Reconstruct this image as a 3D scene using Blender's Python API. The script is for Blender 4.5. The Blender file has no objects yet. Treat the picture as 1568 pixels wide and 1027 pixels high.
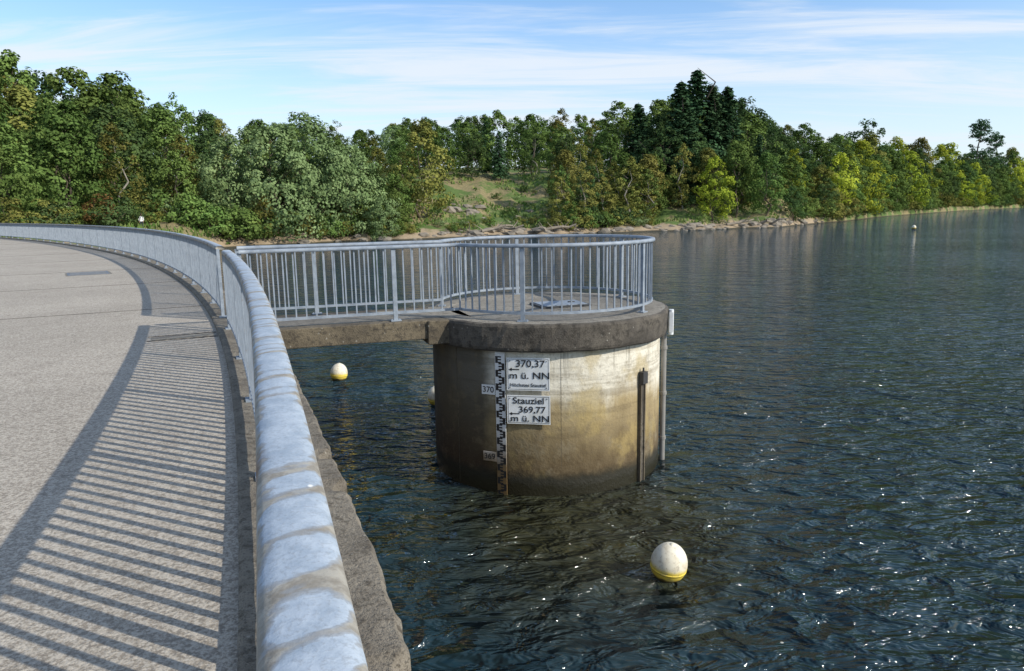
import bpy, bmesh, math, random
import numpy as np
from mathutils import Vector, Matrix, Quaternion, noise as mnoise

random.seed(7); rng = np.random.default_rng(7)
S = bpy.context.scene
COL = S.collection
WATER = 0.0; CAMZ = 4.13; GZ = 2.53; SLAB = 2.54; RAILZ = 3.64

# ------------------------------------------------------------------ helpers
class NT:
    def __init__(s, tree): s.t = tree; s.n = tree.nodes; s.l = tree.links
    def add(s, typ, **kw):
        n = s.n.new(typ)
        for k, v in kw.items(): setattr(n, k, v)
        return n
    def set(s, sock, v):
        if v is None: return
        if isinstance(v, bpy.types.NodeSocket): s.l.new(v, sock)
        else: sock.default_value = v
    def math(s, op, a, b=None, c=None, clamp=False):
        n = s.add('ShaderNodeMath', operation=op); n.use_clamp = clamp
        s.set(n.inputs[0], a); s.set(n.inputs[1], b); s.set(n.inputs[2], c)
        return n.outputs[0]
    def mix(s, f, a, b, mode='MIX'):
        n = s.add('ShaderNodeMix', data_type='RGBA', blend_type=mode)
        s.set(n.inputs[0], f); s.set(n.inputs[6], a); s.set(n.inputs[7], b)
        return n.outputs[2]
    def noise(s, vec, scale, detail=4, rough=.55, dist=0.):
        n = s.add('ShaderNodeTexNoise')
        s.set(n.inputs['Vector'], vec); n.inputs['Scale'].default_value = scale
        n.inputs['Detail'].default_value = detail; n.inputs['Roughness'].default_value = rough
        n.inputs['Distortion'].default_value = dist
        return n.outputs['Fac']
    def vor(s, vec, scale, feature='F1'):
        n = s.add('ShaderNodeTexVoronoi', feature=feature)
        s.set(n.inputs['Vector'], vec); n.inputs['Scale'].default_value = scale
        return n.outputs['Distance']
    def ramp(s, f, lo, hi):
        n = s.add('ShaderNodeMapRange'); n.interpolation_type = 'SMOOTHSTEP'
        if lo > hi:
            s.set(n.inputs[0], f); n.inputs[1].default_value = hi; n.inputs[2].default_value = lo
            n.inputs[3].default_value = 1; n.inputs[4].default_value = 0
        else:
            s.set(n.inputs[0], f); n.inputs[1].default_value = lo; n.inputs[2].default_value = hi
        return n.outputs[0]
    def mapping(s, vec, scale=(1,1,1), rot=(0,0,0), loc=(0,0,0)):
        n = s.add('ShaderNodeMapping'); s.set(n.inputs[0], vec)
        n.inputs['Scale'].default_value = scale; n.inputs['Rotation'].default_value = rot
        n.inputs['Location'].default_value = loc
        return n.outputs[0]
    def sep(s, vec):
        n = s.add('ShaderNodeSeparateXYZ'); s.set(n.inputs[0], vec); return n.outputs
    def comb(s, x, y, z):
        n = s.add('ShaderNodeCombineXYZ'); s.set(n.inputs[0], x); s.set(n.inputs[1], y); s.set(n.inputs[2], z); return n.outputs[0]
    def bump(s, h, strength=.3, dist=.01, normal=None):
        n = s.add('ShaderNodeBump'); s.set(n.inputs['Height'], h)
        n.inputs['Strength'].default_value = strength; n.inputs['Distance'].default_value = dist
        if normal is not None: s.l.new(normal, n.inputs['Normal'])
        return n.outputs[0]

def c3(r, g, b): return (r, g, b, 1.)
def mat(name):
    m = bpy.data.materials.new(name); m.use_nodes = True
    nt = NT(m.node_tree); b = nt.n['Principled BSDF']
    return m, nt, b
def objco(nt): return nt.add('ShaderNodeTexCoord').outputs['Object']
def geopos(nt): return nt.add('ShaderNodeNewGeometry').outputs['Position']

def mesh_obj(name, V, F, mats, parent=None, smooth=False, mi=None, uv=None, link=True):
    me = bpy.data.meshes.new(name)
    me.from_pydata([tuple(v) for v in V], [], [tuple(f) for f in F])
    for m in (mats if isinstance(mats, (list, tuple)) else [mats]): me.materials.append(m)
    if mi is not None: me.polygons.foreach_set('material_index', np.array(mi, dtype=np.int32))
    if smooth: me.polygons.foreach_set('use_smooth', np.ones(len(me.polygons), dtype=bool))
    if uv is not None:
        l = me.uv_layers.new(name='UVMap')
        for i, c in enumerate(uv): l.data[i].uv = c
    me.update()
    o = bpy.data.objects.new(name, me)
    if link: COL.objects.link(o)
    if parent: o.parent = parent
    return o
def empty(name, loc=(0,0,0), rz=0, parent=None):
    e = bpy.data.objects.new(name, None); e.location = loc; e.rotation_euler = (0,0,rz)
    e.empty_display_size = .2
    COL.objects.link(e)
    if parent: e.parent = parent
    return e
class Geo:
    def __init__(s): s.V = []; s.F = []; s.M = []
    def box(s, c, ax, ay, hx, hy, z0, z1, m=0):
        b = len(s.V)
        for z in (z0, z1):
            for i, j in ((-1,-1),(1,-1),(1,1),(-1,1)):
                s.V.append((c[0]+ax[0]*hx*i+ay[0]*hy*j, c[1]+ax[1]*hx*i+ay[1]*hy*j, z))
        for f in ((0,3,2,1),(4,5,6,7),(0,1,5,4),(1,2,6,5),(2,3,7,6),(3,0,4,7)):
            s.F.append(tuple(b+k for k in f)); s.M.append(m)
    def bx(s, x0, x1, y0, y1, z0, z1, m=0):
        s.box(((x0+x1)/2, (y0+y1)/2), (1,0), (0,1), (x1-x0)/2, (y1-y0)/2, z0, z1, m)
    def tube(s, p0, p1, r0, r1, n=6, m=0, cap=True):
        p0 = Vector(p0); p1 = Vector(p1); d = (p1-p0)
        if d.length < 1e-6: return
        q = d.normalized().to_track_quat('Z', 'Y'); b = len(s.V)
        for p, r in ((p0, r0), (p1, r1)):
            for k in range(n):
                a = 2*math.pi*k/n
                s.V.append(tuple(p + q @ Vector((math.cos(a)*r, math.sin(a)*r, 0))))
        for k in range(n):
            s.F.append((b+k, b+(k+1)%n, b+n+(k+1)%n, b+n+k)); s.M.append(m)
        if cap:
            s.F.append(tuple(b+k for k in range(n))[::-1]); s.M.append(m)
            s.F.append(tuple(b+n+k for k in range(n))); s.M.append(m)
    def lathe(s, prof, n=32, m=0, c=(0,0), zo=0):
        b = len(s.V)
        for r, z in prof:
            for k in range(n):
                a = 2*math.pi*k/n
                s.V.append((c[0]+r*math.cos(a), c[1]+r*math.sin(a), z+zo))
        for i in range(len(prof)-1):
            for k in range(n):
                k2 = (k+1)%n
                s.F.append((b+i*n+k, b+i*n+k2, b+(i+1)*n+k2, b+(i+1)*n+k)); s.M.append(m)
    def obj(s, name, mats, parent=None, smooth=False):
        return mesh_obj(name, s.V, s.F, mats, parent, smooth, s.M)

def path_frames(P):
    P = np.array(P, float); T = np.zeros_like(P)
    T[1:-1] = P[2:]-P[:-2]; T[0] = P[1]-P[0]; T[-1] = P[-1]-P[-2]
    T /= np.linalg.norm(T, axis=1)[:, None]
    R = np.stack([T[:,1], -T[:,0]], 1)
    L = np.concatenate([[0], np.cumsum(np.linalg.norm(P[1:]-P[:-1], axis=1))])
    return P, T, R, L
def sweep(name, P, prof, m, parent=None, smooth=False, closed=True, jag=None):
    P, T, R, L = path_frames(P)
    n = len(prof); V = []; F = []; UV = []
    for i in range(len(P)):
        for j, (o, z) in enumerate(prof):
            oo = o; zz = z
            if jag: a, b = jag(L[i], j); oo += a; zz += b
            q = P[i] + R[i]*oo
            V.append((q[0], q[1], zz))
    kk = n if closed else n-1
    for i in range(len(P)-1):
        for j in range(kk):
            j2 = (j+1) % n
            F.append((i*n+j, i*n+j2, (i+1)*n+j2, (i+1)*n+j))
            UV += [(j/(n-1), L[i]), ((j+1)/(n-1), L[i]), ((j+1)/(n-1), L[i+1]), (j/(n-1), L[i+1])]
    if closed:
        F.append(tuple(range(n))); UV += [(0,0)]*n
        F.append(tuple((len(P)-1)*n+j for j in range(n))[::-1]); UV += [(0,0)]*n
    return mesh_obj(name, V, F, m, parent, smooth, None, UV)

# ------------------------------------------------------------------ materials
def m_pavement():
    m, nt, b = mat('exposed_aggregate_concrete'); p = geopos(nt)
    big = nt.noise(p, .35, 4, .6); mid = nt.noise(p, 2.2, 4, .65); fine = nt.noise(p, 48, 3, .75)
    sp = nt.vor(p, 62)
    c = nt.mix(nt.ramp(big, .3, .7), c3(.315,.27,.21), c3(.42,.365,.29))
    c = nt.mix(nt.math('MULTIPLY', nt.ramp(mid, .48, .75), .55), c, c3(.23,.19,.14))
    c = nt.mix(nt.ramp(fine, .38, .62), nt.mix(.5, c, c3(.085,.07,.055)), nt.mix(.24, c, c3(.75,.7,.6)))
    c = nt.mix(nt.math('MULTIPLY', nt.ramp(sp, .42, .15), .3), c, c3(.6,.55,.47))
    spot = nt.ramp(nt.vor(p, 1.7), .06, .03)
    c = nt.mix(nt.math('MULTIPLY', spot, .45), c, c3(.12,.1,.08))
    nt.l.new(c, b.inputs['Base Color']); b.inputs['Roughness'].default_value = .88
    nt.l.new(nt.bump(nt.math('ADD', fine, nt.math('MULTIPLY', sp, .5)), .6, .008), b.inputs['Normal'])
    return m
def m_oldconc(name, c0, c1, c2, scale=1., b_str=.6, lich=.45):
    m, nt, b = mat(name); p = geopos(nt)
    a = nt.noise(p, 1.3*scale, 4, .65); f = nt.noise(p, 9*scale, 5, .7); g = nt.noise(p, 45*scale, 3, .7)
    c = nt.mix(nt.ramp(a, .35, .65), c3(*c0), c3(*c1))
    c = nt.mix(nt.ramp(f, .48, .66), c, c3(*c2))
    c = nt.mix(nt.math('MULTIPLY', nt.ramp(g, .52, .66), .6), c, c3(.03,.026,.02))
    v = nt.vor(p, 11*scale); li = nt.ramp(nt.noise(p, 3*scale, 2, .6), .5, .62)
    c = nt.mix(nt.math('MULTIPLY', nt.math('MULTIPLY', nt.ramp(v, .2, .1), lich), li), c, c3(.45,.43,.37))
    nt.l.new(c, b.inputs['Base Color']); b.inputs['Roughness'].default_value = .92
    nt.l.new(nt.bump(nt.math('ADD', f, nt.math('MULTIPLY', g, .6)), b_str, .03), b.inputs['Normal'])
    return m
def m_tower():
    m, nt, b = mat('stained_shaded_concrete'); p = geopos(nt); s = nt.sep(p); z = s[2]
    n1 = nt.noise(p, 1.1, 5, .62); n2 = nt.noise(p, 5, 5, .65); n3 = nt.noise(p, 22, 4, .7)
    streak = nt.noise(nt.mapping(p, (4,4,.45)), 1.4, 5, .65)
    layer = nt.noise(nt.mapping(p, (.35,.35,5)), 1.5, 5, .65)
    zz = nt.math('ADD', z, nt.math('MULTIPLY', nt.math('SUBTRACT', n1, .5), .9))
    zz = nt.math('ADD', zz, nt.math('MULTIPLY', nt.math('SUBTRACT', streak, .5), .6))
    c = nt.mix(nt.ramp(zz, 1.15, 1.7), c3(.33,.255,.13), c3(.68,.64,.53))
    c = nt.mix(nt.ramp(zz, .4, 1.3), c3(.095,.064,.028), c)
    c = nt.mix(nt.math('MULTIPLY', nt.ramp(layer, .47, .62), .4), c, c3(.12,.088,.045))
    ye = nt.ramp(nt.noise(p, 1.5, 4, .6), .50, .64)
    c = nt.mix(nt.math('MULTIPLY', ye, .5), c, c3(.40,.30,.11))
    grime = nt.ramp(nt.noise(p, 2.6, 5, .7), .53, .68)
    c = nt.mix(nt.math('MULTIPLY', grime, .45), c, c3(.25,.215,.14))
    drip = nt.math('MULTIPLY', nt.ramp(nt.noise(nt.mapping(p, (7,7,.3)), 1.5, 3, .6), .56, .68), nt.ramp(zz, 1.5, 2.2))
    c = nt.mix(nt.math('MULTIPLY', drip, .6), c, c3(.10,.085,.06))
    west_shade_stain = nt.ramp(nt.math('ADD', s[0], nt.math('MULTIPLY', nt.math('SUBTRACT', n1, .5), .55)), -.20, -.44)  # side away from the sun painted darker: shade together with stain
    c = nt.mix(nt.math('MULTIPLY', west_shade_stain, .92), c, nt.mix(nt.ramp(z, .3, 1.4), c3(.045,.026,.012), c3(.075,.066,.048)))
    c = nt.mix(nt.math('MULTIPLY', nt.ramp(n2, .5, .68), .35), c, c3(.2,.155,.09))
    c = nt.mix(nt.math('MULTIPLY', nt.ramp(n3, .54, .68), .35), c, c3(.12,.09,.05))
    dz = nt.math('ADD', z, nt.math('MULTIPLY', nt.math('SUBTRACT', n2, .5), .22))
    c = nt.mix(nt.ramp(dz, .42, .24), c, c3(.020,.018,.009))
    nt.l.new(c, b.inputs['Base Color'])
    r = nt.math('MULTIPLY_ADD', nt.ramp(dz, .1, .3), .55, .35); nt.l.new(r, b.inputs['Roughness'])
    nt.l.new(nt.bump(nt.math('ADD', n2, n3), .5, .018), b.inputs['Normal'])
    return m
def m_steel(name, col, rough=.45, metal=.0, spots=.4):
    m, nt, b = mat(name); p = geopos(nt)
    n = nt.noise(p, 7, 4, .65); f = nt.noise(p, 40, 2, .6)
    c = nt.mix(nt.ramp(n, .35, .7), c3(*col), c3(col[0]*.66, col[1]*.68, col[2]*.7))
    c = nt.mix(nt.math('MULTIPLY', nt.ramp(f, .58, .70), spots), c, c3(.2,.16,.12))
    nt.l.new(c, b.inputs['Base Color']); b.inputs['Roughness'].default_value = rough; b.inputs['Metallic'].default_value = metal
    return m
def m_handrail():
    m, nt, b = mat('galvanised_handrail_paint')
    uvn = nt.add('ShaderNodeUVMap'); uvn.uv_map = 'UVMap'; s = nt.sep(uvn.outputs[0]); p = geopos(nt)
    u, v = s[0], s[1]
    wob = nt.noise(nt.comb(nt.math('MULTIPLY', u, 2.4), nt.math('MULTIPLY', v, 22.), 0), 1., 4, .65)
    q = nt.comb(nt.math('MULTIPLY', u, .35), nt.math('ADD', nt.math('MULTIPLY', v, 11.), nt.math('MULTIPLY', u, -1.2)), 0)
    n = nt.math('ADD', nt.math('MULTIPLY', nt.noise(q, 1.0, 2, .5, .2), .74), nt.math('MULTIPLY', wob, .26))
    left = nt.ramp(u, .46, .16); right = nt.ramp(u, .58, .86)
    e = nt.math('ADD', nt.math('MULTIPLY', right, .11), nt.math('MULTIPLY', left, .15))
    ne = nt.math('SUBTRACT', nt.math('ADD', n, e), .012)
    st = nt.ramp(ne, .55, .61)
    edge_line = nt.math('MULTIPLY', nt.ramp(ne, .535, .555), nt.ramp(ne, .60, .57))
    cloud = nt.noise(p, 14, 5, .7); fine = nt.noise(p, 120, 3, .65)
    c = nt.mix(nt.ramp(cloud, .3, .7), c3(.27,.325,.385), c3(.41,.465,.52))
    c = nt.mix(nt.math('MULTIPLY', nt.ramp(fine, .48, .7), .4), c, c3(.19,.2,.21))
    warm = nt.mix(nt.ramp(nt.noise(p, 26, 4, .65), .38, .62), c3(.33,.29,.215), c3(.19,.15,.09))
    c = nt.mix(nt.math('MULTIPLY', st, .8), c, warm)
    c = nt.mix(nt.math('MULTIPLY', edge_line, .35), c, c3(.15,.115,.07))
    rust = nt.ramp(nt.noise(nt.comb(nt.math('MULTIPLY', u, .8), nt.math('MULTIPLY', v, 2.6), 4.), 1., 4, .6), .54, .64)
    c = nt.mix(nt.math('MULTIPLY', rust, nt.math('MULTIPLY', nt.ramp(u, .42, .1), .85)), c, c3(.16,.08,.035))
    drop = nt.ramp(nt.vor(nt.mapping(p, (1,.6,1)), 3.3), .045, .038)
    c = nt.mix(drop, c, c3(.8,.8,.76))
    nt.l.new(c, b.inputs['Base Color'])
    nt.l.new(nt.math('MULTIPLY_ADD', st, .15, .66), b.inputs['Roughness'])
    nt.l.new(nt.bump(nt.math('ADD', cloud, nt.math('MULTIPLY', fine, .5)), .5, .004), b.inputs['Normal'])
    return m
def m_simple(name, col, rough=.6, metal=0., var=.25, scale=8):
    m, nt, b = mat(name); p = objco(nt)
    n = nt.noise(p, scale, 3, .6)
    c = nt.mix(nt.math('MULTIPLY', n, 1.), c3(*[x*(1-var) for x in col]), c3(*[min(1, x*(1+var)) for x in col]))
    nt.l.new(c, b.inputs['Base Color']); b.inputs['Roughness'].default_value = rough; b.inputs['Metallic'].default_value = metal
    return m
def m_sign():
    m, nt, b = mat('white_sign_enamel'); p = geopos(nt)
    n = nt.noise(p, 5, 4, .6); st = nt.noise(nt.mapping(p, (14,14,1.2)), 1.5, 4, .6)
    c = nt.mix(nt.ramp(n, .4, .7), c3(.74,.76,.76), c3(.62,.63,.6))
    c = nt.mix(nt.math('MULTIPLY', nt.ramp(st, .6, .78), .4), c, c3(.4,.34,.24))
    nt.l.new(c, b.inputs['Base Color']); b.inputs['Roughness'].default_value = .4
    return m
def m_buoy():
    m, nt, b = mat('buoy_plastic'); s = nt.sep(objco(nt)); p = objco(nt)
    n = nt.noise(p, 9, 5, .65); n2 = nt.noise(p, 30, 4, .7)
    z = nt.math('ADD', s[2], nt.math('MULTIPLY', nt.math('SUBTRACT', n, .5), .08))
    c = nt.mix(nt.ramp(z, -.04, .03), c3(.74,.56,.07), c3(.72,.67,.53))
    c = nt.mix(nt.math('MULTIPLY', nt.ramp(n, .46, .66), .5), c, c3(.42,.34,.21))
    c = nt.mix(nt.math('MULTIPLY', nt.ramp(n2, .56, .66), .6), c, c3(.25,.2,.14))
    c = nt.mix(nt.ramp(z, -.11, -.14), c, c3(.12,.09,.03))
    nt.l.new(c, b.inputs['Base Color']); b.inputs['Roughness'].default_value = .6
    return m
def m_leaf(name, a, bcol, hue=.03, trans=.25):
    m = bpy.data.materials.new(name); m.use_nodes = True; nt = NT(m.node_tree); nt.n.clear()
    out = nt.add('ShaderNodeOutputMaterial')
    at = nt.add('ShaderNodeAttribute'); at.attribute_name = 'tint'
    oi = nt.add('ShaderNodeObjectInfo')
    c = nt.mix(at.outputs['Fac'], c3(*a), c3(*bcol))
    h = nt.add('ShaderNodeHueSaturation'); nt.l.new(c, h.inputs['Color'])
    nt.l.new(nt.math('MULTIPLY_ADD', oi.outputs['Random'], hue, .5-hue*.35), h.inputs['Hue'])
    rnd2 = nt.math('FRACT', nt.math('MULTIPLY', oi.outputs['Random'], 7.31))
    nt.l.new(nt.math('MULTIPLY_ADD', rnd2, .55, .78), h.inputs['Value'])
    h.inputs['Saturation'].default_value = .93
    d = nt.add('ShaderNodeBsdfDiffuse'); t = nt.add('ShaderNodeBsdfTranslucent')
    nt.l.new(h.outputs[0], d.inputs[0]); nt.l.new(h.outputs[0], t.inputs[0])
    mx = nt.add('ShaderNodeMixShader'); mx.inputs[0].default_value = trans
    nt.l.new(d.outputs[0], mx.inputs[1]); nt.l.new(t.outputs[0], mx.inputs[2]); nt.l.new(mx.outputs[0], out.inputs[0])
    return m
def m_ground():
    m, nt, b = mat('bank_soil_and_grass'); p = geopos(nt); sp = nt.sep(p); z = sp[2]
    n = nt.noise(p, .15, 5, .65); f = nt.noise(p, 2.5, 5, .7)
    c = nt.mix(nt.ramp(n, .45, .56), c3(.10,.165,.03), c3(.30,.235,.115))
    c = nt.mix(nt.ramp(f, .4, .7), nt.mix(.45, c, c3(.035,.055,.012)), c)
    zz = nt.math('ADD', z, nt.math('MULTIPLY', nt.math('SUBTRACT', nt.noise(p, .22, 5, .65), .5), 4.2))
    zz = nt.math('ADD', zz, nt.math('MULTIPLY', nt.ramp(sp[0], 55, 75), 3.))
    c = nt.mix(nt.ramp(zz, 1.5, .9), c, nt.mix(f, c3(.20,.145,.085), c3(.42,.33,.22)))
    c = nt.mix(nt.ramp(z, .16, .05), c, c3(.08,.065,.035))
    nt.l.new(c, b.inputs['Base Color']); b.inputs['Roughness'].default_value = .95
    nt.l.new(nt.bump(f, .6, .2), b.inputs['Normal'])
    return m
def m_water():
    m, nt, b = mat('lake_water'); p = geopos(nt)
    q = nt.mapping(p, (1., 2.1, 1.), (0,0,math.radians(24)))
    q2 = nt.mapping(p, (1., 1.8, 1.), (0,0,math.radians(-6)))
    w0 = nt.noise(q2, .5, 1, .5, .3)
    w1 = nt.noise(q, .85, 2, .5, .5)
    ridge = nt.math('SUBTRACT', 1., nt.math('ABSOLUTE', nt.math('MULTIPLY_ADD', w1, 3.2, -1.6)))
    w2 = nt.noise(q2, 2.1, 3, .56, .5)
    patch = nt.math('MULTIPLY_ADD', nt.ramp(nt.noise(p, .07, 2, .55), .3, .7), .6, .7)
    h = nt.math('ADD', nt.math('MULTIPLY', w0, 1.4), nt.math('ADD', nt.math('MULTIPLY', ridge, .42), nt.math('MULTIPLY', w2, .90)))
    h = nt.math('MULTIPLY', h, patch)
    nt.l.new(nt.bump(h, 1., .46), b.inputs['Normal'])
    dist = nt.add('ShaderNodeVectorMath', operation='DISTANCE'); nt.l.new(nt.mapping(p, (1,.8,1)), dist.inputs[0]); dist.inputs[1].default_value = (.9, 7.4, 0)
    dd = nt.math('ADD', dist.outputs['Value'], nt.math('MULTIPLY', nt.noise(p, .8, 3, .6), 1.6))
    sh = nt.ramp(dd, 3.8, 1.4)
    c = nt.mix(sh, c3(.010,.027,.036), c3(.028,.028,.012))  # brown-green murk before the tower, with the tower's reflection put into the colour
    fl = nt.math('MULTIPLY', nt.ramp(nt.vor(p, 2.6), .05, .035), nt.ramp(dd, 6., 3.))
    c = nt.mix(fl, c, c3(.4,.4,.36))
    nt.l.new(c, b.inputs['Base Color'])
    b.inputs['Roughness'].default_value = .05; b.inputs['IOR'].default_value = 1.333
    return m

M_PAVE = m_pavement()
M_PARAPET = m_oldconc('weathered_parapet_concrete', (.17,.145,.11), (.27,.235,.18), (.10,.082,.058), 1.8, .9)
M_COPING = m_oldconc('weathered_coping_concrete', (.06,.052,.042), (.12,.104,.082), (.042,.036,.028), 1.2)
M_SLAB = m_oldconc('footbridge_concrete', (.095,.077,.052), (.16,.13,.085), (.055,.045,.032), 1.2)
M_DECK = m_oldconc('deck_concrete', (.20,.18,.145), (.27,.245,.20), (.14,.122,.095), 1., .4)
M_TOWER = m_tower()
M_RAIL = m_steel('galvanised_steel', (.27,.31,.355), .55)
M_HAND = m_handrail()
M_METAL = m_steel('dark_galvanised_plate', (.2,.21,.22), .5, .3)
M_WHITE = m_sign()
M_BLACK = m_simple('black_enamel', (.02,.02,.022), .4)
M_PIPE = m_simple('grey_pvc_pipe', (.24,.23,.21), .5)
M_DARK = m_simple('dark_steel', (.04,.04,.04), .5)
M_BARK = m_simple('bark', (.09,.07,.05), .9, 0, .5, 3)
M_BIRCH = m_simple('birch_bark', (.24,.22,.18), .8, 0, .6, 2)
M_ROCK = m_simple('rock', (.22,.19,.15), .9, 0, .5, 1.2)
M_WOOD = m_simple('driftwood', (.25,.21,.16), .9, 0, .4, 1.2)
M_GROUND = m_ground(); M_WATER = m_water(); M_BUOY = m_buoy()
L_GREEN = m_leaf('leaves_green', (.055,.095,.018), (.175,.255,.055))
L_DARK = m_leaf('leaves_dark_green', (.03,.062,.02), (.095,.15,.045))
L_YELLOW = m_leaf('leaves_yellow_green', (.19,.25,.014), (.44,.48,.025), .02)
L_OLIVE = m_leaf('leaves_olive', (.10,.115,.022), (.27,.25,.055))
L_WILLOW = m_leaf('leaves_willow', (.10,.165,.05), (.30,.40,.16), .02)
L_SPRUCE = m_leaf('needles_spruce', (.022,.055,.025), (.07,.13,.052), .03, .1)
L_RED = m_leaf('leaves_reddish', (.12,.07,.025), (.24,.12,.035), .02)
L_GRASS = m_leaf('grass_blades', (.09,.18,.028), (.30,.33,.10), .02)

# ------------------------------------------------------------------ promenade path
def heading(s): return math.radians(np.interp(s, [-14,0,2.2,6.3,16.4,34,58,90], [14,18.5,19.6,22,28.4,36.5,43,48]))
DS = .05
def build_path(s0, s1):
    out = [(0., -.221, .727)]; x, y = -.221, .727; s = 0
    while s < s1:
        h = heading(s); x -= math.sin(h)*DS; y += math.cos(h)*DS; s += DS; out.append((s, x, y))
    x, y = -.221, .727; s = 0; back = []
    while s > s0:
        h = heading(s); x += math.sin(h)*DS; y -= math.cos(h)*DS; s -= DS; back.append((s, x, y))
    return np.array(back[::-1] + out)
PA = build_path(-14, 84)
def pxy(s): return (float(np.interp(s, PA[:,0], PA[:,1])), float(np.interp(s, PA[:,0], PA[:,2])))
def seg(s0, s1, step=.4):
    n = max(2, int((s1-s0)/step)+1); return [pxy(s) for s in np.linspace(s0, s1, n)]
def near_s(x, y): return float(PA[np.argmin((PA[:,1]-x)**2+(PA[:,2]-y)**2), 0])

C = np.array([.55, 12.0]); BD = np.array([.95, .3134]); BD /= np.linalg.norm(BD); BN = np.array([-BD[1], BD[0]])
def bp(a, o): return C + BD*a + BN*o
HW = .62
sA = near_s(*bp(-4.7, -HW)); sB = near_s(*bp(-4.75, HW))

V = []; F = []; PW = 7.5
ps = seg(-14, 84, .5); P_, T_, R_, L_ = path_frames(ps)
offs = [-PW, -5, -2.5, -.19]
for i in range(len(P_)):
    for o in offs: V.append((*(P_[i]+R_[i]*o), GZ))
n = len(offs)
for i in range(len(P_)-1):
    for j in range(n-1): F.append((i*n+j, i*n+j+1, (i+1)*n+j+1, (i+1)*n+j))
mesh_obj('pavement', V, F, M_PAVE)
def jag(L, j):
    if j == 4 or j == 3:
        a = mnoise.noise(Vector((L*2.1, j*.15, 3.))); b = mnoise.noise(Vector((L*8, j*.2, 8.)))
        chip = max(0, mnoise.noise(Vector((L*3.3, 1., 20.)))-.22)*.22
        return (.018*a+.016*b-chip, -.3*chip)
    if j == 1 or j == 2: return (.006*mnoise.noise(Vector((L*7, 0, 5.))), .006*mnoise.noise(Vector((L*6, 2, 5.))))
    return (0, 0)
near = seg(-14, 20, .05); far = seg(20.1, 84, .5)
sweep('dam_parapet', near+far, [(-.19, GZ-.3), (-.19, GZ+.045), (-.17, GZ+.055), (.385, GZ+.03), (.41, GZ-.01), (.41, GZ-.36), (.33, GZ-.4), (.33, -2.)], M_PARAPET, jag=jag)
sweep('grass_embankment', seg(-14, 84, 2), [(-PW, GZ-.02), (-PW-2, GZ-.15), (-PW-22, -6.)], M_GROUND, closed=False)
g = Geo()
for s in [-6, 2.2-6, 13.2, 18.6, 24, 30, 36, 44, 52]:
    x, y = pxy(s); h = heading(s); t = (-math.sin(h), math.cos(h)); r = (t[1], -t[0])
    c = (x - r[0]*(PW/2+.1), y - r[1]*(PW/2+.1))
    g.box(c, r, t, PW/2-.1, .012, GZ-.002, GZ+.004)
g.obj('pavement_joints', M_COPING)
g = Geo()
for s in (sA-.25, sA+.12):
    x, y = pxy(s); h = heading(s); t = (-math.sin(h), math.cos(h)); r = (t[1], -t[0])
    g.box((x-r[0]*.62, y-r[1]*.62), r, t, .42, .02, GZ-.002, GZ+.005, 0)
x, y = pxy(sA-.06); g.box((x-r[0]*.6, y-r[1]*.6), r, t, .40, .13, GZ-.002, GZ+.004, 1)
g.obj('threshold_slab', [M_COPING, M_DECK])
g = Geo(); hx, hy = -11.7, 20.5; h = heading(24); t = (-math.sin(h), math.cos(h)); r = (t[1], -t[0])
g.box((hx, hy), r, t, .55, .65, GZ-.01, GZ+.004, 1)
g.box((hx, hy), r, t, .50, .60, GZ+.0, GZ+.010, 0)
for k in range(7): g.box((hx+t[0]*(k-3)*.16, hy+t[1]*(k-3)*.16), r, t, .44, .015, GZ+.005, GZ+.016, 0)
g.obj('drain_cover', [M_METAL, M_DECK])

# ------------------------------------------------------------------ railings
HPROF = [(-.060,-.052),(-.061,-.03),(-.058,-.016),(-.048,-.006),(-.03,-.001),(0,.001),(.03,-.001),(.048,-.006),(.058,-.016),(.061,-.03),(.060,-.052)]
def railing_parts(parent, pts, off, zt, zb, bw, step=.14, per=14, rw=1., hm=M_HAND):
    P, T, R, L = path_frames(pts)
    prof = [(o*rw, zt+z) for o, z in HPROF]
    sweep('handrail', pts, prof, hm, parent, True)
    bz = zb+.10
    sweep('bottom_rail', [tuple(P[i]+R[i]*off) for i in range(len(P))], [(-.02,bz),(-.02,bz+.035),(.02,bz+.035),(.02,bz)], M_RAIL, parent)
    g = Geo(); gp = Geo(); n = max(1, int(round(L[-1]/step))); st = L[-1]/n
    for k in range(n+1):
        l = k*st; i = min(np.searchsorted(L, l), len(L)-1); i0 = max(i-1, 0)
        f = 0 if i == i0 else (l-L[i0])/(L[i]-L[i0])
        p = P[i0]*(1-f)+P[i]*f; d = P[i]-P[i0] if i != i0 else T[0]; d = d/np.linalg.norm(d); r = np.array([d[1], -d[0]])
        p = p + r*off
        isp = (k % per == 0 and n-k > 3) or k == n
        if isp:
            gp.box(p, d, r, .030, .022, zb-.0, zt-.04)
            gp.box(p, d, r, .075, .055, zb-.002, zb+.014)
            for a in (-1, 1): gp.box(p+d*a*.055, d, r, .01, .01, zb+.012, zb+.028)
        else: g.box(p, d, r, bw, bw, bz+.03, zt-.04)
    g.obj('balusters', M_RAIL, parent); gp.obj('posts', M_RAIL, parent)
pr = empty('promenade_railing')
railing_parts(pr, seg(-14, sA, .2), -.035, RAILZ, GZ+.05, .014)
railing_parts(pr, seg(sB, 84, .3), -.035, RAILZ, GZ+.05, .014)
RR = 1.71; a0 = math.asin(HW/RR)
path = [tuple(bp(a, -HW)) for a in np.linspace(-4.62, -math.cos(a0)*RR, 24)]
base = math.atan2(-BD[1], -BD[0])
for k in range(1, 80):
    a = base + a0 + (2*math.pi-2*a0)*k/80
    path.append((C[0]+RR*math.cos(a), C[1]+RR*math.sin(a)))
path += [tuple(bp(a, HW)) for a in np.linspace(-math.cos(a0)*RR, -4.68, 24)]
fr = empty('platform_railing')
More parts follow.
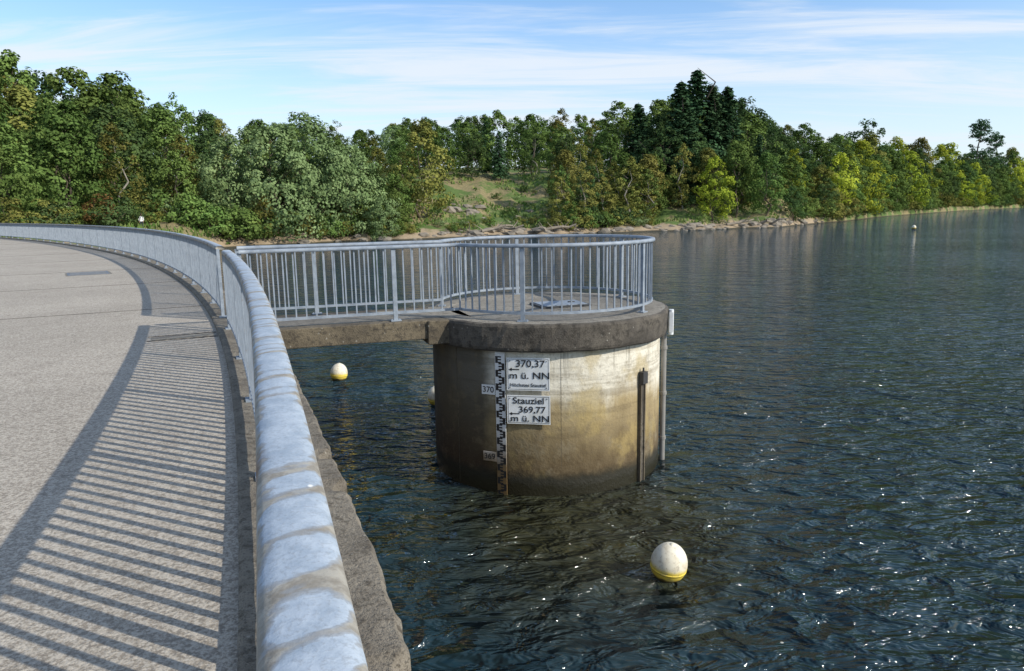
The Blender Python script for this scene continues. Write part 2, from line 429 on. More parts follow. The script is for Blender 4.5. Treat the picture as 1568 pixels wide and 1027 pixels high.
railing_parts(fr, path, 0, RAILZ-.01, SLAB, .0095, .138, 15, .7, hm=M_RAIL)

# ------------------------------------------------------------------ tower
tw = empty('intake_tower')
g = Geo(); g.lathe([(1.85, 2.2), (1.85, 1.4), (1.852, .6), (1.855, .1), (1.86, -3.)], 96, 0, C)
g.obj('tower_body', M_TOWER, tw, True)
g = Geo()
prof = [(1.80, 2.14), (1.95, 2.14), (1.975, 2.165), (1.985, 2.2), (1.985, 2.35), (1.985, 2.49), (1.97, 2.525), (1.93, SLAB), (1.60, SLAB), (1.55, SLAB-.012), (0.001, SLAB-.012)]
g.lathe(prof[:8], 160, 0, C); g.lathe(prof[7:], 160, 1, C)
V = []
for v in g.V:
    r = math.hypot(v[0]-C[0], v[1]-C[1])
    if r > 1.9:
        chip = max(0, mnoise.noise(Vector(v)*2.4+Vector((9,0,0)))-.25)*.05
        k = 1+.006*mnoise.noise(Vector(v)*3.)+.006*mnoise.noise(Vector(v)*11.)-chip; v = (C[0]+(v[0]-C[0])*k, C[1]+(v[1]-C[1])*k, v[2]+.010*mnoise.noise(Vector(v)*5.))
    V.append(v)
mesh_obj('platform_coping', V, g.F, [M_COPING, M_DECK], tw, False, g.M)
g = Geo(); hc = C+np.array([.25,.1])
g.box(hc, BD, BN, .42, .32, SLAB-.011, SLAB+.02, 1); g.box(hc, BD, BN, .37, .27, SLAB+.01, SLAB+.030, 0)
g.box(hc+BD*.2, BD, BN, .06, .012, SLAB+.028, SLAB+.045, 1)
g.obj('platform_hatch', [M_RAIL, M_DARK], tw)
def onwall(phi, r): return (C[0]+r*math.sin(phi), C[1]-r*math.cos(phi))
g = Geo(); ph = math.radians(80); x, y = onwall(ph, 1.915)
g.tube((x,y,-.5), (x,y,2.15), .045, .045, 14)
for zz in (.35, 1.1, 1.85): g.tube((x,y,zz), (x,y,zz+.05), .058, .058, 14)
x2, y2 = onwall(math.radians(78), 2.02); g.tube((x2,y2,2.1), (x2,y2,2.5), .04, .04, 12, 1)
g.box((x2,y2), (math.cos(ph), math.sin(ph)), (math.sin(ph), -math.cos(ph)), .04, .03, 2.14, 2.46, 1)
g.obj('cable_pipe', [M_PIPE, M_WHITE], tw)
g = Geo(); ph = math.radians(47); x, y = onwall(ph, 1.875); ax = (math.cos(ph), math.sin(ph)); ay = (math.sin(ph), -math.cos(ph))
g.box((x-ax[0]*.05,y-ax[1]*.05), ax, ay, .012, .03, -.3, 1.52, 0); g.box((x+ax[0]*.05,y+ax[1]*.05), ax, ay, .012, .03, -.3, 1.52, 0)
g.box((x,y), ax, ay, .04, .012, -.3, 1.5, 1)
x, y = onwall(ph, 1.90); g.box((x,y), ax, ay, .06, .04, 1.52, 1.70, 2)
g.tube((x,y,1.70), (x,y,1.76), .015, .015, 8, 2)
g.obj('gauge_channel', [M_SLAB, M_COPING, M_DARK], tw)
g = Geo()
ph = math.radians(-48); x, y = onwall(ph, 1.851); g.box((x,y), (math.cos(ph), math.sin(ph)), (math.sin(ph), -math.cos(ph)), .003, .005, -.5, 2.13)
ph = math.radians(4); x, y = onwall(ph, 1.850); g.box((x,y), (math.cos(ph), math.sin(ph)), (math.sin(ph), -math.cos(ph)), .002, .003, -.5, 2.13)
g.obj('formwork_joints', M_SLAB, tw)

def text(s, size, x, z, parent, y=-.004, m=M_BLACK, align='CENTER', sx=1., off=.006):
    cu = bpy.data.curves.new('lettering', 'FONT'); cu.body = s; cu.size = size; cu.align_x = align; cu.align_y = 'CENTER'
    cu.extrude = .0015; cu.offset = size*off
    cu.materials.append(m); o = bpy.data.objects.new('lettering', cu); COL.objects.link(o)
    o.parent = parent; o.location = (x, y, z); o.rotation_euler = (math.pi/2, 0, 0); o.scale = (sx, 1, 1)
    return o
def board(name, w, h, phi, r, z):
    ph = math.radians(phi); x, y = onwall(ph, r)
    e = empty(name, (x, y, z), ph)
    g = Geo(); g.bx(-w/2, w/2, 0, .012, -h/2, h/2, 0)
    bw = .005; i = .016
    g.bx(-w/2+i, w/2-i, -.0015, .001, h/2-i-bw, h/2-i, 1); g.bx(-w/2+i, w/2-i, -.0015, .001, -h/2+i, -h/2+i+bw, 1)
    g.bx(-w/2+i, -w/2+i+bw, -.0012, .001, -h/2+i+bw, h/2-i-bw, 1); g.bx(w/2-i-bw, w/2-i, -.0012, .001, -h/2+i+bw, h/2-i-bw, 1)
    for a in (-1, 1):
        for b_ in (-1, 1): g.tube((a*(w/2-.045), .03, b_*(h/2-.045)), (a*(w/2-.045), -.006, b_*(h/2-.045)), .009, .009, 8, 2)
        g.bx(a*(w/2-.1)-.015, a*(w/2-.1)+.015, .012, .05, -h/2+.08, h/2-.08, 2)
    g.obj('board', [M_WHITE, M_BLACK, M_METAL], e)
    return e
def arrow(e, z, w):
    g = Geo(); g.bx(-w/2+.06, -w/2+.18, -.003, .001, z-.007, z+.007)
    b = len(g.V); g.V += [(-w/2+.028,-.003,z), (-w/2+.075,-.003,z-.024), (-w/2+.075,-.003,z+.024)]; g.F.append((b,b+1,b+2)); g.M.append(0)
    g.obj('arrow', M_BLACK, e)
e = board('water_level_sign', .61, .47, -10.2, 1.885, 1.815)
text('370,37', .14, .03, .15, e, sx=1.1); text('m ü. NN', .135, .02, -.02, e, sx=1.2); text('Höchstes Stauziel', .07, 0, -.155, e, sx=1.04, off=0.); arrow(e, .068, .61)
e = board('water_level_sign', .62, .42, -10.2, 1.885, 1.30)
text('Stauziel', .13, .0, .13, e, sx=1.15); text('369,77', .13, .05, .0, e, sx=1.1); text('m ü. NN', .13, .02, -.13, e, sx=1.2); arrow(e, -.06, .62)
ph = math.radians(-22.8); x, y = onwall(ph, 1.885)
e = empty('staff_gauge', (x, y, 0), ph)
g = Geo(); g.bx(-.075, .075, 0, .012, -.5, 2.12, 0)
z = -.44; k = 0
while z < 2.0:
    if k % 2 == 0:
        g.bx(-.068, -.03, -.002, .001, z, z+.1, 1)
        for q in (0, .04, .08): g.bx(-.0305, .02, -.0025, .001, z+q, z+q+.02, 1)
    else:
        g.bx(.03, .068, -.002, .001, z, z+.1, 1)
        for q in (0, .04, .08): g.bx(-.02, .0305, -.0025, .001, z+q, z+q+.02, 1)
    z += .1; k += 1
m_g, nt, b = mat('gauge_enamel'); zc = nt.sep(geopos(nt))[2]; nn = nt.noise(geopos(nt), 9, 4, .6)
zc = nt.math('ADD', zc, nt.math('MULTIPLY', nn, .6))
nt.l.new(nt.mix(nt.ramp(zc, 1.5, .6), c3(.70,.71,.70), c3(.18,.115,.05)), b.inputs['Base Color']); b.inputs['Roughness'].default_value = .4
g.obj('staff', [m_g, M_BLACK], e)
for zz, s in ((1.56, '370'), (.56, '369')):
    g = Geo(); g.bx(-.29, -.085, -.004, .01, zz-.07, zz+.07, 0); g.obj('label', m_g, e)
    text(s, .12, -.187, zz, e, -.007)

fb = empty('footbridge')
def slab(name, a0_, a1_, hw, z0, z1, m, parent):
    g = Geo(); c = bp((a0_+a1_)/2, 0); g.box(c, BD, BN, (a1_-a0_)/2, hw, z0, z1); o = g.obj(name, m, parent)
    md = o.modifiers.new('bevel', 'BEVEL'); md.width = .015; md.segments = 2
    return o
slab('deck', -4.45, -1.55, .755, 2.26, SLAB-.006, M_SLAB, fb)
slab('deck_surface', -4.42, -1.6, .53, SLAB-.05, SLAB-.002, M_DECK, fb)
slab('bearing_block', -2.12, -1.4, .80, 2.18, SLAB-.012, M_SLAB, fb)

# ------------------------------------------------------------------ buoys
def buoy(x, y, R, tilt):
    g = Geo(); prof = [(.001, -R*1.15), (R*.25, -R*1.12)]
    for k in range(3, 30):
        a = -math.pi/2 + math.pi*k/31
        rr = R*math.cos(a)*(1-.04*math.sin(a)); zz = R*math.sin(a)*(1.14)
        if k == 13: prof += [(rr, zz-.002), (rr+.004, zz), (rr+.004, zz+.010), (rr, zz+.012)]; continue
        prof.append((rr, zz))
    prof += [(R*.12, R*1.125), (R*.11, R*1.16), (.001, R*1.17)]
    g.lathe(prof, 36)
    for k in range(10):
        a = math.pi*k/10; b2 = math.pi*(k+1)/10
        g.tube((R*.1*math.cos(a), 0, -R*1.12-R*.1*math.sin(a)), (R*.1*math.cos(b2), 0, -R*1.12-R*.1*math.sin(b2)), .008, .008, 6)
    o = g.obj('mooring_buoy', M_BUOY, None, True); o.location = (x, y, R*.82); o.rotation_euler = tilt
buoy(1.72, 7.75, .205, (.1,.12,0)); buoy(-4.3, 17.9, .21, (0,.1,.5)); buoy(-1.62, 15.4, .21, (.05,-.1,1))
buoy(59, 109, .3, (0,0,0))

# ------------------------------------------------------------------ lake + terrain
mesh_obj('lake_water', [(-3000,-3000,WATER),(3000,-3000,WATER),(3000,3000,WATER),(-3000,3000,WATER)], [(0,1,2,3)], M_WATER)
mesh_obj('lake_bed', [(-3500,-3500,-7),(3500,-3500,-7),(3500,3500,-7),(-3500,3500,-7)], [(0,1,2,3)], M_GROUND)
A_ = np.array([-4,-1.2,-.8,-.66,-.5,-.42,-.355,-.142,.069,.193,.364,.445,.54,.69,.9,1.5,3])
Y_ = np.array([15,45,52,62,72,82,93,104,113,120,130,161,231,348,420,380,250])
PH = np.arctan(A_); RS = Y_*np.sqrt(1+A_**2)
def shore(phi): return float(np.interp(phi, PH, RS)) + 3.6*mnoise.noise(Vector((phi*22, 1.3, 0))) + 2.0*mnoise.noise(Vector((phi*70, 4.3, 0)))
Pc = P_[::4] - R_[::4]*3.6
def gz(phi, d):
    a = np.interp(d, [-12,0,2,6,12,35,80,200,700], [-2.5,-.05,.55,1.5,3.2,9.6,14,20,30])
    b_ = np.interp(d, [-12,0,2,5,20,40,80,200,700], [-2.5,0,1.5,2.2,3.1,4.6,8,14,20])
    c_ = np.interp(d, [-12,0,1.5,6,35,80,200,700], [-2.5,-.05,1.3,1.9,3.8,8,14,26])
    w = np.interp(phi, [-.42,-.34], [1,0]); w2 = np.interp(phi, [.37,.43], [0,1])
    z = a*(1-w)+b_*w; z = z*(1-w2)+c_*w2
    r = shore(phi)+d; x = r*math.sin(phi); y = r*math.cos(phi)
    if d > 1.5: z += min(1, (d-1.5)/7)*(1.3*mnoise.noise(Vector((x*.05, y*.05, 0)))+.8*mnoise.noise(Vector((x*.22, y*.22, 5)))+.3*mnoise.noise(Vector((x*.7, y*.7, 5))))
    dd = math.sqrt(float(np.min((Pc[:,0]-x)**2+(Pc[:,1]-y)**2)))
    z = min(z, 2.35+max(0, dd-6)*.16)
    return z
phis = np.linspace(-1.25, 1.15, 520); ds = [-12,-4,-1,0,1,2,3.2,4.5,6,8,10,12.5,15,18,22,26,31,38,48,60,80,110,150,220,350,600]
V = []; F = []
for p in phis:
    sh = shore(p)
    for d in ds: V.append(((sh+d)*math.sin(p), (sh+d)*math.cos(p), gz(p, d)))
n = len(ds)
for i in range(len(phis)-1):
    for j in range(n-1): F.append((i*n+j, (i+1)*n+j, (i+1)*n+j+1, i*n+j+1))
mesh_obj('terrain', V, F, M_GROUND, smooth=True)

# ------------------------------------------------------------------ vegetation
def leaves(centers, radii, npc, size, rg, flat=1., droop=0., cc=None, rnd=.34):
    n = len(centers)*npc
    c = np.repeat(centers, npc, 0); r = np.repeat(radii, npc)
    d = rg.normal(size=(n,3)); d[:,2] += .25; d /= np.linalg.norm(d, axis=1)[:,None]
    rad = r*rg.uniform(.25,1,n)**.42
    p = c + d*rad[:,None]*np.array([1,1,flat]); p[:,2] -= droop*rad*rg.uniform(0,1,n)
    nrm = d.copy()
    if cc is not None:
        o = p-cc; o /= (np.linalg.norm(o, axis=1)[:,None]+1e-6); nrm = nrm*.75+o*.75
    nrm = nrm + rg.normal(size=(n,3))*rnd + np.array([0,0,.15]); nrm /= np.linalg.norm(nrm, axis=1)[:,None]
    t = np.cross(nrm, rg.normal(size=(n,3))); t /= np.linalg.norm(t, axis=1)[:,None]; b_ = np.cross(nrm, t)
    s = size*rg.uniform(.5,1.25,n)[:,None]
    q = np.stack([p-t*s*.5, p-b_*s*.40, p+t*s*.5, p+b_*s*.40], 1).reshape(-1,3)
    ct = np.repeat(rg.uniform(0,1,len(centers)), npc)
    tint = np.clip(.5*ct+.5*rg.uniform(0,1,n), 0, 1)
    return q, tint
def tree_mesh(name, wood, q, tint, bark, leaf):
    nv = len(wood.V); nf = len(wood.F); nl = len(q)//4
    V = wood.V + [tuple(x) for x in q.tolist()]
    F = wood.F + [(nv+4*i, nv+4*i+1, nv+4*i+2, nv+4*i+3) for i in range(nl)]
    me = bpy.data.meshes.new(name); me.from_pydata(V, [], F)
    me.materials.append(bark); me.materials.append(leaf)
    me.polygons.foreach_set('material_index', np.array([0]*nf+[1]*nl, dtype=np.int32))
    at = me.attributes.new('tint', 'FLOAT', 'FACE'); at.data.foreach_set('value', np.concatenate([np.zeros(nf), tint]).astype(np.float32))
    me.update(); return me
def limb(g, p0, p1, r0, r1, rg, n=3, k=5):
    p0 = np.array(p0, float); p1 = np.array(p1, float); prev = p0; pr_ = r0
    L = np.linalg.norm(p1-p0)
    for i in range(1, n+1):
        f = i/n; q = p0*(1-f)+p1*f + (rg.normal(size=3)*L*.05 if i < n else 0); r = r0*(1-f)+r1*f
        g.tube(prev, q, pr_, r, k, 0, False); prev = q; pr_ = r
def decid(name, H, R, zb, leaf, seed, ncl=88, npc=48, size=.38, bark=M_BARK, shape=.5, cr=(.8,1.4), droop=0., lf=.0035):
    rg = np.random.default_rng(seed); g = Geo()
    lean = rg.normal(size=2)*.3
    limb(g, (0,0,-.6), (lean[0],lean[1],H*.8), H*.015, .02, rg, 6, 7)
    cs = []; rs = []
    lob = rg.uniform(.72,1.15,7); ph0 = rg.uniform(0,6.28)
    for i in range(ncl):
        t = rg.uniform(0,1)**.85
        z = zb+(H-zb)*t
        prof = math.sin(math.pi*min(1, (t*(1-shape*.35)+shape*.30)))**.75
        a = rg.uniform(0,6.283); lo = lob[int((a+ph0)/6.2832*7) % 7]*(1+.18*math.sin(5*t*3+a*2))
        rr = R*prof*lo*rg.uniform(.3,1)**.45
        p = np.array([math.cos(a)*rr+lean[0]*t, math.sin(a)*rr+lean[1]*t, z-.2*rr/R])
        cs.append(p); rs.append(rg.uniform(*cr)*(1.0-.38*t))
        if i % 6 == 0: limb(g, (lean[0]*t*.6, lean[1]*t*.6, max(zb*.7, z-rr*.8)), p, H*lf, .012, rg, 2, 4)
    cs = np.array(cs); rs = np.array(rs)
    q, ti = leaves(cs, rs, npc, size, rg, .75, droop, np.array([0,0,(zb+H)*.45]))
    return tree_mesh(name, g, q, ti, bark, leaf)
def spruce(name, H, R, seed, leaf=L_SPRUCE, npc=11):
    rg = np.random.default_rng(seed); g = Geo(); limb(g, (0,0,-.5), (0,0,H), H*.014, .02, rg, 5, 6)
    cs = []; rs = []; nb = 200
    for k in range(nb):
        t = .06+.92*(k+.5)/nb; z = H*t; a = k*2.399963+rg.normal()*.3
        l = (R*(1-t)**.75*rg.uniform(.6,1.12)+.12)
        drop = l*rg.uniform(.1,.42)
        tip = np.array([math.cos(a)*l, math.sin(a)*l, z-drop])
        if k % 4 == 0 and t < .6: g.tube((0,0,z), tip, .03, .01, 3, 0, False)
        m_ = max(2, int(l/.42))
        for j in range(m_):
            f = (j+.7)/m_; cs.append(np.array([math.cos(a)*l*f, math.sin(a)*l*f, z-drop*f*f])); rs.append(.2+.3*(1-t)*(1.15-f*.5))
    cs = np.array(cs); rs = np.array(rs)
    q, ti = leaves(cs, rs, npc, .36, rg, .7, .5, np.array([0,0,H*.3]))
    return tree_mesh(name, g, q, ti, M_BARK, leaf)
def pine(name, H, seed):
    rg = np.random.default_rng(seed); g = Geo(); limb(g, (0,0,-.5), (.3,0,H*.97), H*.02, .04, rg, 6, 7); cs=[]; rs=[]
    for i in range(26):
        t = rg.uniform(.45,1); a = rg.uniform(0,6.28); l = H*.30*(1.25-t)*rg.uniform(.5,1.1)
        tip = np.array([.3*t+math.cos(a)*l, math.sin(a)*l, H*t+rg.uniform(-.3,.3)])
        limb(g, (.3*t,0,H*t-.3), tip, .07, .02, rg, 2, 4)
        for k in range(4): cs.append(tip*(1-.12*k)+np.array([.3*t,0,H*t])*.12*k+rg.normal(size=3)*.3); rs.append(rg.uniform(.4,.85))
    q, ti = leaves(np.array(cs), np.array(rs), 40, .24, rg, .45)
    return tree_mesh(name, g, q, ti, M_BARK, L_SPRUCE)
def bush(name, leaf, seed, H=3, R=2, ncl=32, npc=44, size=.22):
    rg = np.random.default_rng(seed); g = Geo(); cs=[]; rs=[]
    for i in range(ncl):
        a = rg.uniform(0,6.28); rr = R*rg.uniform(0,1)**.5; z = H*rg.uniform(.08,1)*math.sqrt(max(.05,1-(rr/R)**2*.8))
        cs.append([math.cos(a)*rr, math.sin(a)*rr, z]); rs.append(rg.uniform(.35,.65))
        if i % 4 == 0: limb(g, (0,0,-.3), cs[-1], .04, .01, rg, 2, 4)
    q, ti = leaves(np.array(cs), np.array(rs), npc, size, rg, .85, 0, np.array([0,0,H*.3]))
    return tree_mesh(name, g, q, ti, M_BARK, leaf)

PR = {
 'green': [decid('green_a', 12, 4.4, 1.0, L_GREEN, 1), decid('green_b', 12, 3.9, .7, L_GREEN, 2, shape=.8), decid('green_c', 12, 3.4, .7, L_GREEN, 12, shape=.3)],
 'dark': [decid('dark_a', 12, 4.4, 1.0, L_DARK, 3), decid('dark_b', 12, 3.6, .8, L_DARK, 4, shape=.7)],
 'yellow': [decid('yellow_a', 12, 4.2, .5, L_YELLOW, 5, shape=.9), decid('yellow_b', 12, 3.9, .6, L_YELLOW, 15)],
 'olive': [decid('olive_a', 12, 4.0, .8, L_OLIVE, 6), decid('olive_b', 12, 3.5, .8, L_OLIVE, 16, shape=.3)],
 'willow': [decid('willow_a', 12, 6.4, -.4, L_WILLOW, 7, 170, 60, .34, shape=.95, cr=(.9,1.6), droop=.5), decid('willow_b', 12, 5.8, -.4, L_WILLOW, 17, 160, 60, .34, shape=.8, cr=(.9,1.6), droop=.5)],
 'birch': [decid('birch_a', 12, 2.6, .9, L_OLIVE, 8, 66, 46, .28, M_BIRCH, .2, (.55,1.05), .6, .0022), decid('birch_b', 12, 2.8, .9, L_GREEN, 18, 66, 46, .28, M_BIRCH, .3, (.55,1.05), .6, .0022)],
 'spruce': [spruce('spruce_a', 14, 3.1, 9), spruce('spruce_b', 14, 2.7, 10)],
}
PH0 = {'spruce': 14}
BU = {'g': bush('shrub_g', L_GREEN, 21), 'w': bush('shrub_w', L_WILLOW, 22), 'y': bush('shrub_y', L_OLIVE, 23), 'd': bush('shrub_d', L_DARK, 24), 'r': bush('shrub_r', L_RED, 25)}
SA = [-1.2,-.651,-.569,-.487,-.448,-.364,-.28,-.2035,-.1175,-.024,.061,.1465,.189,.239,.29,.343,.3865,.472,.533,.585,.64,.679,1.0]
SE = [.20,.2153,.194,.180,.1475,.1296,.12,.108,.125,.124,.125,.125,.140,.155,.146,.117,.092,.092,.078,.070,.060,.056,.05]
def inst(me, x, y, z, sx, sz, rot, parent=None, name=None):
    o = bpy.data.objects.new(name or me.name, me); COL.objects.link(o)
    o.location = (x, y, z); o.scale = (sx, sx, sz); o.rotation_euler = (0, 0, rot)
    if parent: o.parent = parent
    return o
forest = empty('forest'); rr = random.Random(5)
def species(A, d):
    r = rr.random()
    def pick(t):
        acc = 0
        for k, w in t:
            acc += w
            if r < acc: return k
        return t[-1][0]
    if A < -.55: return pick([('green',.5),('dark',.25),('olive',.15),('birch',.1)])
    if A < -.38: return pick([('green',.65),('dark',.2),('birch',.15)])
    if A < -.12: return pick([('green',.6),('dark',.15),('willow',.1),('olive',.15)])
    if A < .10: return pick([('dark',.3),('green',.42),('birch',.23),('spruce',.05)]) if d > 20 else pick([('olive',.3),('birch',.3),('green',.4)])
    if A < .17: return pick([('green',.5),('birch',.3),('dark',.2)])
    if A < .36: return pick([('spruce',.25),('dark',.45),('green',.3)]) if d > 16 else pick([('green',.55),('olive',.1),('dark',.2),('birch',.15)])
    return pick([('green',.55),('dark',.25),('olive',.1),('yellow',.1)])
rows = [4, 9, 15, 21, 28, 36, 45, 56]
for ri, d0 in enumerate(rows):
    phi = -.85
    while phi < .74:
        sh = shore(phi); rr_ = sh+d0
        far_ = rr_ > 170
        phi += (4.6+ri*.3)/rr_*(1.2 if far_ else 1)*rr.uniform(.8,1.2)
        A = math.tan(phi); d = d0+rr.uniform(-2.5,2.5)
        if A < -.38 and d < 14: continue
        if -.38 <= A < -.33 and d < 8: continue
        if -.13 < A < .06 and d < 31: continue
        if .06 <= A < .19 and d < 7: continue
        if .19 <= A < .36 and d < 12: continue
        r_ = shore(phi)+d; x = r_*math.sin(phi); y = r_*math.cos(phi)
        if float(np.min((Pc[:,0]-x)**2+(Pc[:,1]-y)**2)) < 64: continue
        z = gz(phi, d); top = CAMZ+np.interp(A, SA, SE)*y
        f = {0:.42,1:.52,2:.62,3:.72,4:.80,5:.88}.get(ri, .96)
        if A > .38: f = min(1, f+.12)
        f *= rr.uniform(.78,1.06)
        h = (top-z)*f
        k = species(A, d)
        if ri >= 5 and rr.random() < .2: h *= 1.10; k = 'birch' if A < .1 else k
        h = max(3.5, min(h, 24)); me = rr.choice(PR[k]); H0 = PH0.get(k, 12)
        s = h/H0; inst(me, x, y, z-.2, s*rr.uniform(.9,1.15)*(1. if h < 16 else .88), s, rr.uniform(0,6.28), forest)
for i in range(90):
    phi = rr.uniform(-.75,.75); d = rr.uniform(70,100); A = math.tan(phi); r_ = shore(phi)+d; x = r_*math.sin(phi); y = r_*math.cos(phi); z = gz(phi, d)
    h = (CAMZ+np.interp(A, SA, SE)*y - z)*rr.uniform(.75,.92)
    if h < 3: continue
    k = species(A, 60); me = rr.choice(PR[k]); s = min(h,24)/PH0.get(k,12); inst(me, x, y, z, s*.95, s, rr.uniform(0,6.28), forest)

def hero(name, me, A, d, h, wx=1., H0=12):
    phi = math.atan(A); r_ = shore(phi)+d; z = gz(phi, d); s = h/H0
    return inst(me, r_*math.sin(phi), r_*math.cos(phi), z-.1, s*wx, s, rr.uniform(0,6.28), None, name)
hero('willow_tree', PR['willow'][0], -.315, 5, 14.0, .95)
hero('willow_tree', PR['willow'][1], -.262, 6, 15.0, .98)
hero('willow_tree', PR['willow'][0], -.212, 4, 12.0, .95)
hero('willow_tree', PR['willow'][1], -.37, 9, 11.5, .9)
hero('willow_tree', PR['willow'][1], -.172, 1.5, 5.5, 1.)
hero('maple_tree', PR['olive'][0], -.115, 10, 14.5, 1.)
hero('maple_tree', PR['yellow'][1], .272, 5, 11, .9)
hero('lime_tree', PR['green'][0], .30, 8, 13, .9)
hero('maple_tree', PR['yellow'][0], .462, 2, 16.5, 1.05)
hero('maple_tree', PR['yellow'][1], .435, 4, 13, 1.)
hero('maple_tree', PR['yellow'][0], .53, 5, 17, .95)
hero('oak_tree', PR['green'][1], .34, 7, 11, .95)
for A, d, h in ((.225,22,22.5),(.246,26,24.5),(.265,24,22),(.286,26,21.5),(.17,26,17.5)):
    hero('spruce_tree', PR['spruce'][rr.randint(0,1)], A, d, h*.92, 1.45, 14)
pm = pine('pine', 12, 31)
hero('pine_tree', pm, .6216, 30, 33, .9); hero('pine_tree', pm, .64, 45, 29, .8)
for A, d, h in ((.10,6,9.5),(.125,5,8),(.155,7,10.5),(.185,6,9),(.065,7,7)):
    hero('birch_tree', PR['birch'][rr.randint(0,1)], A, d, h, 1.35)
sb = empty('bank_shrubs')
for i in range(400):
    phi = rr.uniform(-.62,.62); A = math.tan(phi)
    d = rr.choice([rr.uniform(2,7), rr.uniform(3,28)])
    clear = -.14 < A < .06
    if A < -.38: d = rr.uniform(11,30)
    if A > .41: d = rr.uniform(.8,5)
    if clear and d < 28 and rr.random() < .4: continue
    x_ = (shore(phi)+d)
    if float(np.min((Pc[:,0]-x_*math.sin(phi))**2+(Pc[:,1]-x_*math.cos(phi))**2)) < 50: continue
    s = rr.uniform(.2,.55) if clear else rr.uniform(.5,1.2)
    if A > .41: s *= 1.5
    if .19 < A < .38 and d < 9: continue
    me = BU[rr.choice('gggwyyd' if not clear else 'gggyw')]
    inst(me, x_*math.sin(phi), x_*math.cos(phi), gz(phi, d)-.1, s*1.2, s, rr.uniform(0,6.28), sb)
phi = math.atan(-.545); r_ = shore(phi)+13
inst(BU['r'], r_*math.sin(phi), r_*math.cos(phi), gz(phi,13)-.1, 1.0, 1.1, 0, sb)
for A, d, s in ((-.44,9,1.4),(-.425,9,1.2),(-.40,4,1.3),(-.385,3,1.5),(-.37,2,1.4),(-.35,2,1.6)):
    phi = math.atan(A); r_ = shore(phi)+d; inst(BU['g'], r_*math.sin(phi), r_*math.cos(phi), gz(phi,d)-.1, s*1.3, s, A*40, sb)
n = 24000; ph_ = rng.uniform(-.66,.62,n); dd_ = rng.uniform(0,1,n)**1.2*36+3
V = []; F = []; tt = []
for i in range(n):
    p = ph_[i]; d = dd_[i]; r_ = shore(p)+d; x = r_*math.sin(p); y = r_*math.cos(p)
    if mnoise.noise(Vector((x*.16, y*.16, 2.))) < -.06: continue
    dp = math.sqrt(float(np.min((Pc[:,0]-x)**2+(Pc[:,1]-y)**2)))
    if dp < 5: continue
    z = gz(p, d)
    a = rng.uniform(0,6.28); w = rng.uniform(.12,.3); h = rng.uniform(.2,.6); b0 = len(V)
    V += [(x-math.cos(a)*w, y-math.sin(a)*w, z-.1), (x+math.cos(a)*w, y+math.sin(a)*w, z-.1), (x+math.sin(a)*w*.8, y+math.cos(a)*.1, z+h)]
    F.append((b0,b0+1,b0+2)); tt.append(rng.uniform(0,1)**1.6)
o = mesh_obj('bank_grass', V, F, L_GRASS); at = o.data.attributes.new('tint','FLOAT','FACE'); at.data.foreach_set('value', np.array(tt, dtype=np.float32))
V = []; F = []
for i in range(170):
    phi = math.atan(rr.choice([rr.uniform(-.13,.1), rr.uniform(.2,.42), rr.uniform(-.3,.42)])); d = rr.choice([rr.uniform(-.4,2.5), rr.uniform(2,18)]); s = rr.uniform(.12,.5)*rr.choice([1,1,1.8])
    if d > 6 and math.tan(phi) > .06: d = rr.uniform(-.3,3)
    bm = bmesh.new(); bmesh.ops.create_icosphere(bm, subdivisions=2, radius=s); r_ = shore(phi)+d; z = gz(phi,d); b0 = len(V)
    for v in bm.verts:
        k = 1+.5*mnoise.noise(v.co/s*1.3+Vector((i*7,0,0))); V.append((r_*math.sin(phi)+v.co.x*k*1.4, r_*math.cos(phi)+v.co.y*k, z+v.co.z*k*.7))
    for f in bm.faces: F.append(tuple(b0+v.index for v in f.verts))
    bm.free()
mesh_obj('shore_rocks', V, F, M_ROCK)
for A, L, a in ((-.055,6.5,.1),(-.02,4.5,-.3),(.045,5,.1),(.065,4,.6),(.29,5,.2),(.335,4.4,-.3)):
    phi = math.atan(A); r_ = shore(phi)+2; x = r_*math.sin(phi); y = r_*math.cos(phi); z = gz(phi,2); g = Geo()
    rg = np.random.default_rng(int(abs(A)*1000)); ex = (x+math.cos(a)*L, y+math.sin(a)*L, z+.9)
    limb(g, (x,y,z+.1), ex, .26, .12, rg, 4, 7); limb(g, (x+math.cos(a)*L*.6, y+math.sin(a)*L*.6, z+.5), (x+math.cos(a)*L*.8, y, z+1.6), .09, .03, rg, 2, 5)
    limb(g, (x+math.cos(a)*L*.3, y+math.sin(a)*L*.3, z+.4), (x+math.cos(a)*L*.1, y-.6, z+1.3), .08, .03, rg, 2, 5)
    for k in range(5): limb(g, (x,y,z+.15), (x-math.cos(a)*.6+rg.normal()*.4, y+rg.normal()*.4, z+.2+.3*k), .08, .02, rg, 2, 5)
    g.obj('fallen_log', M_WOOD)

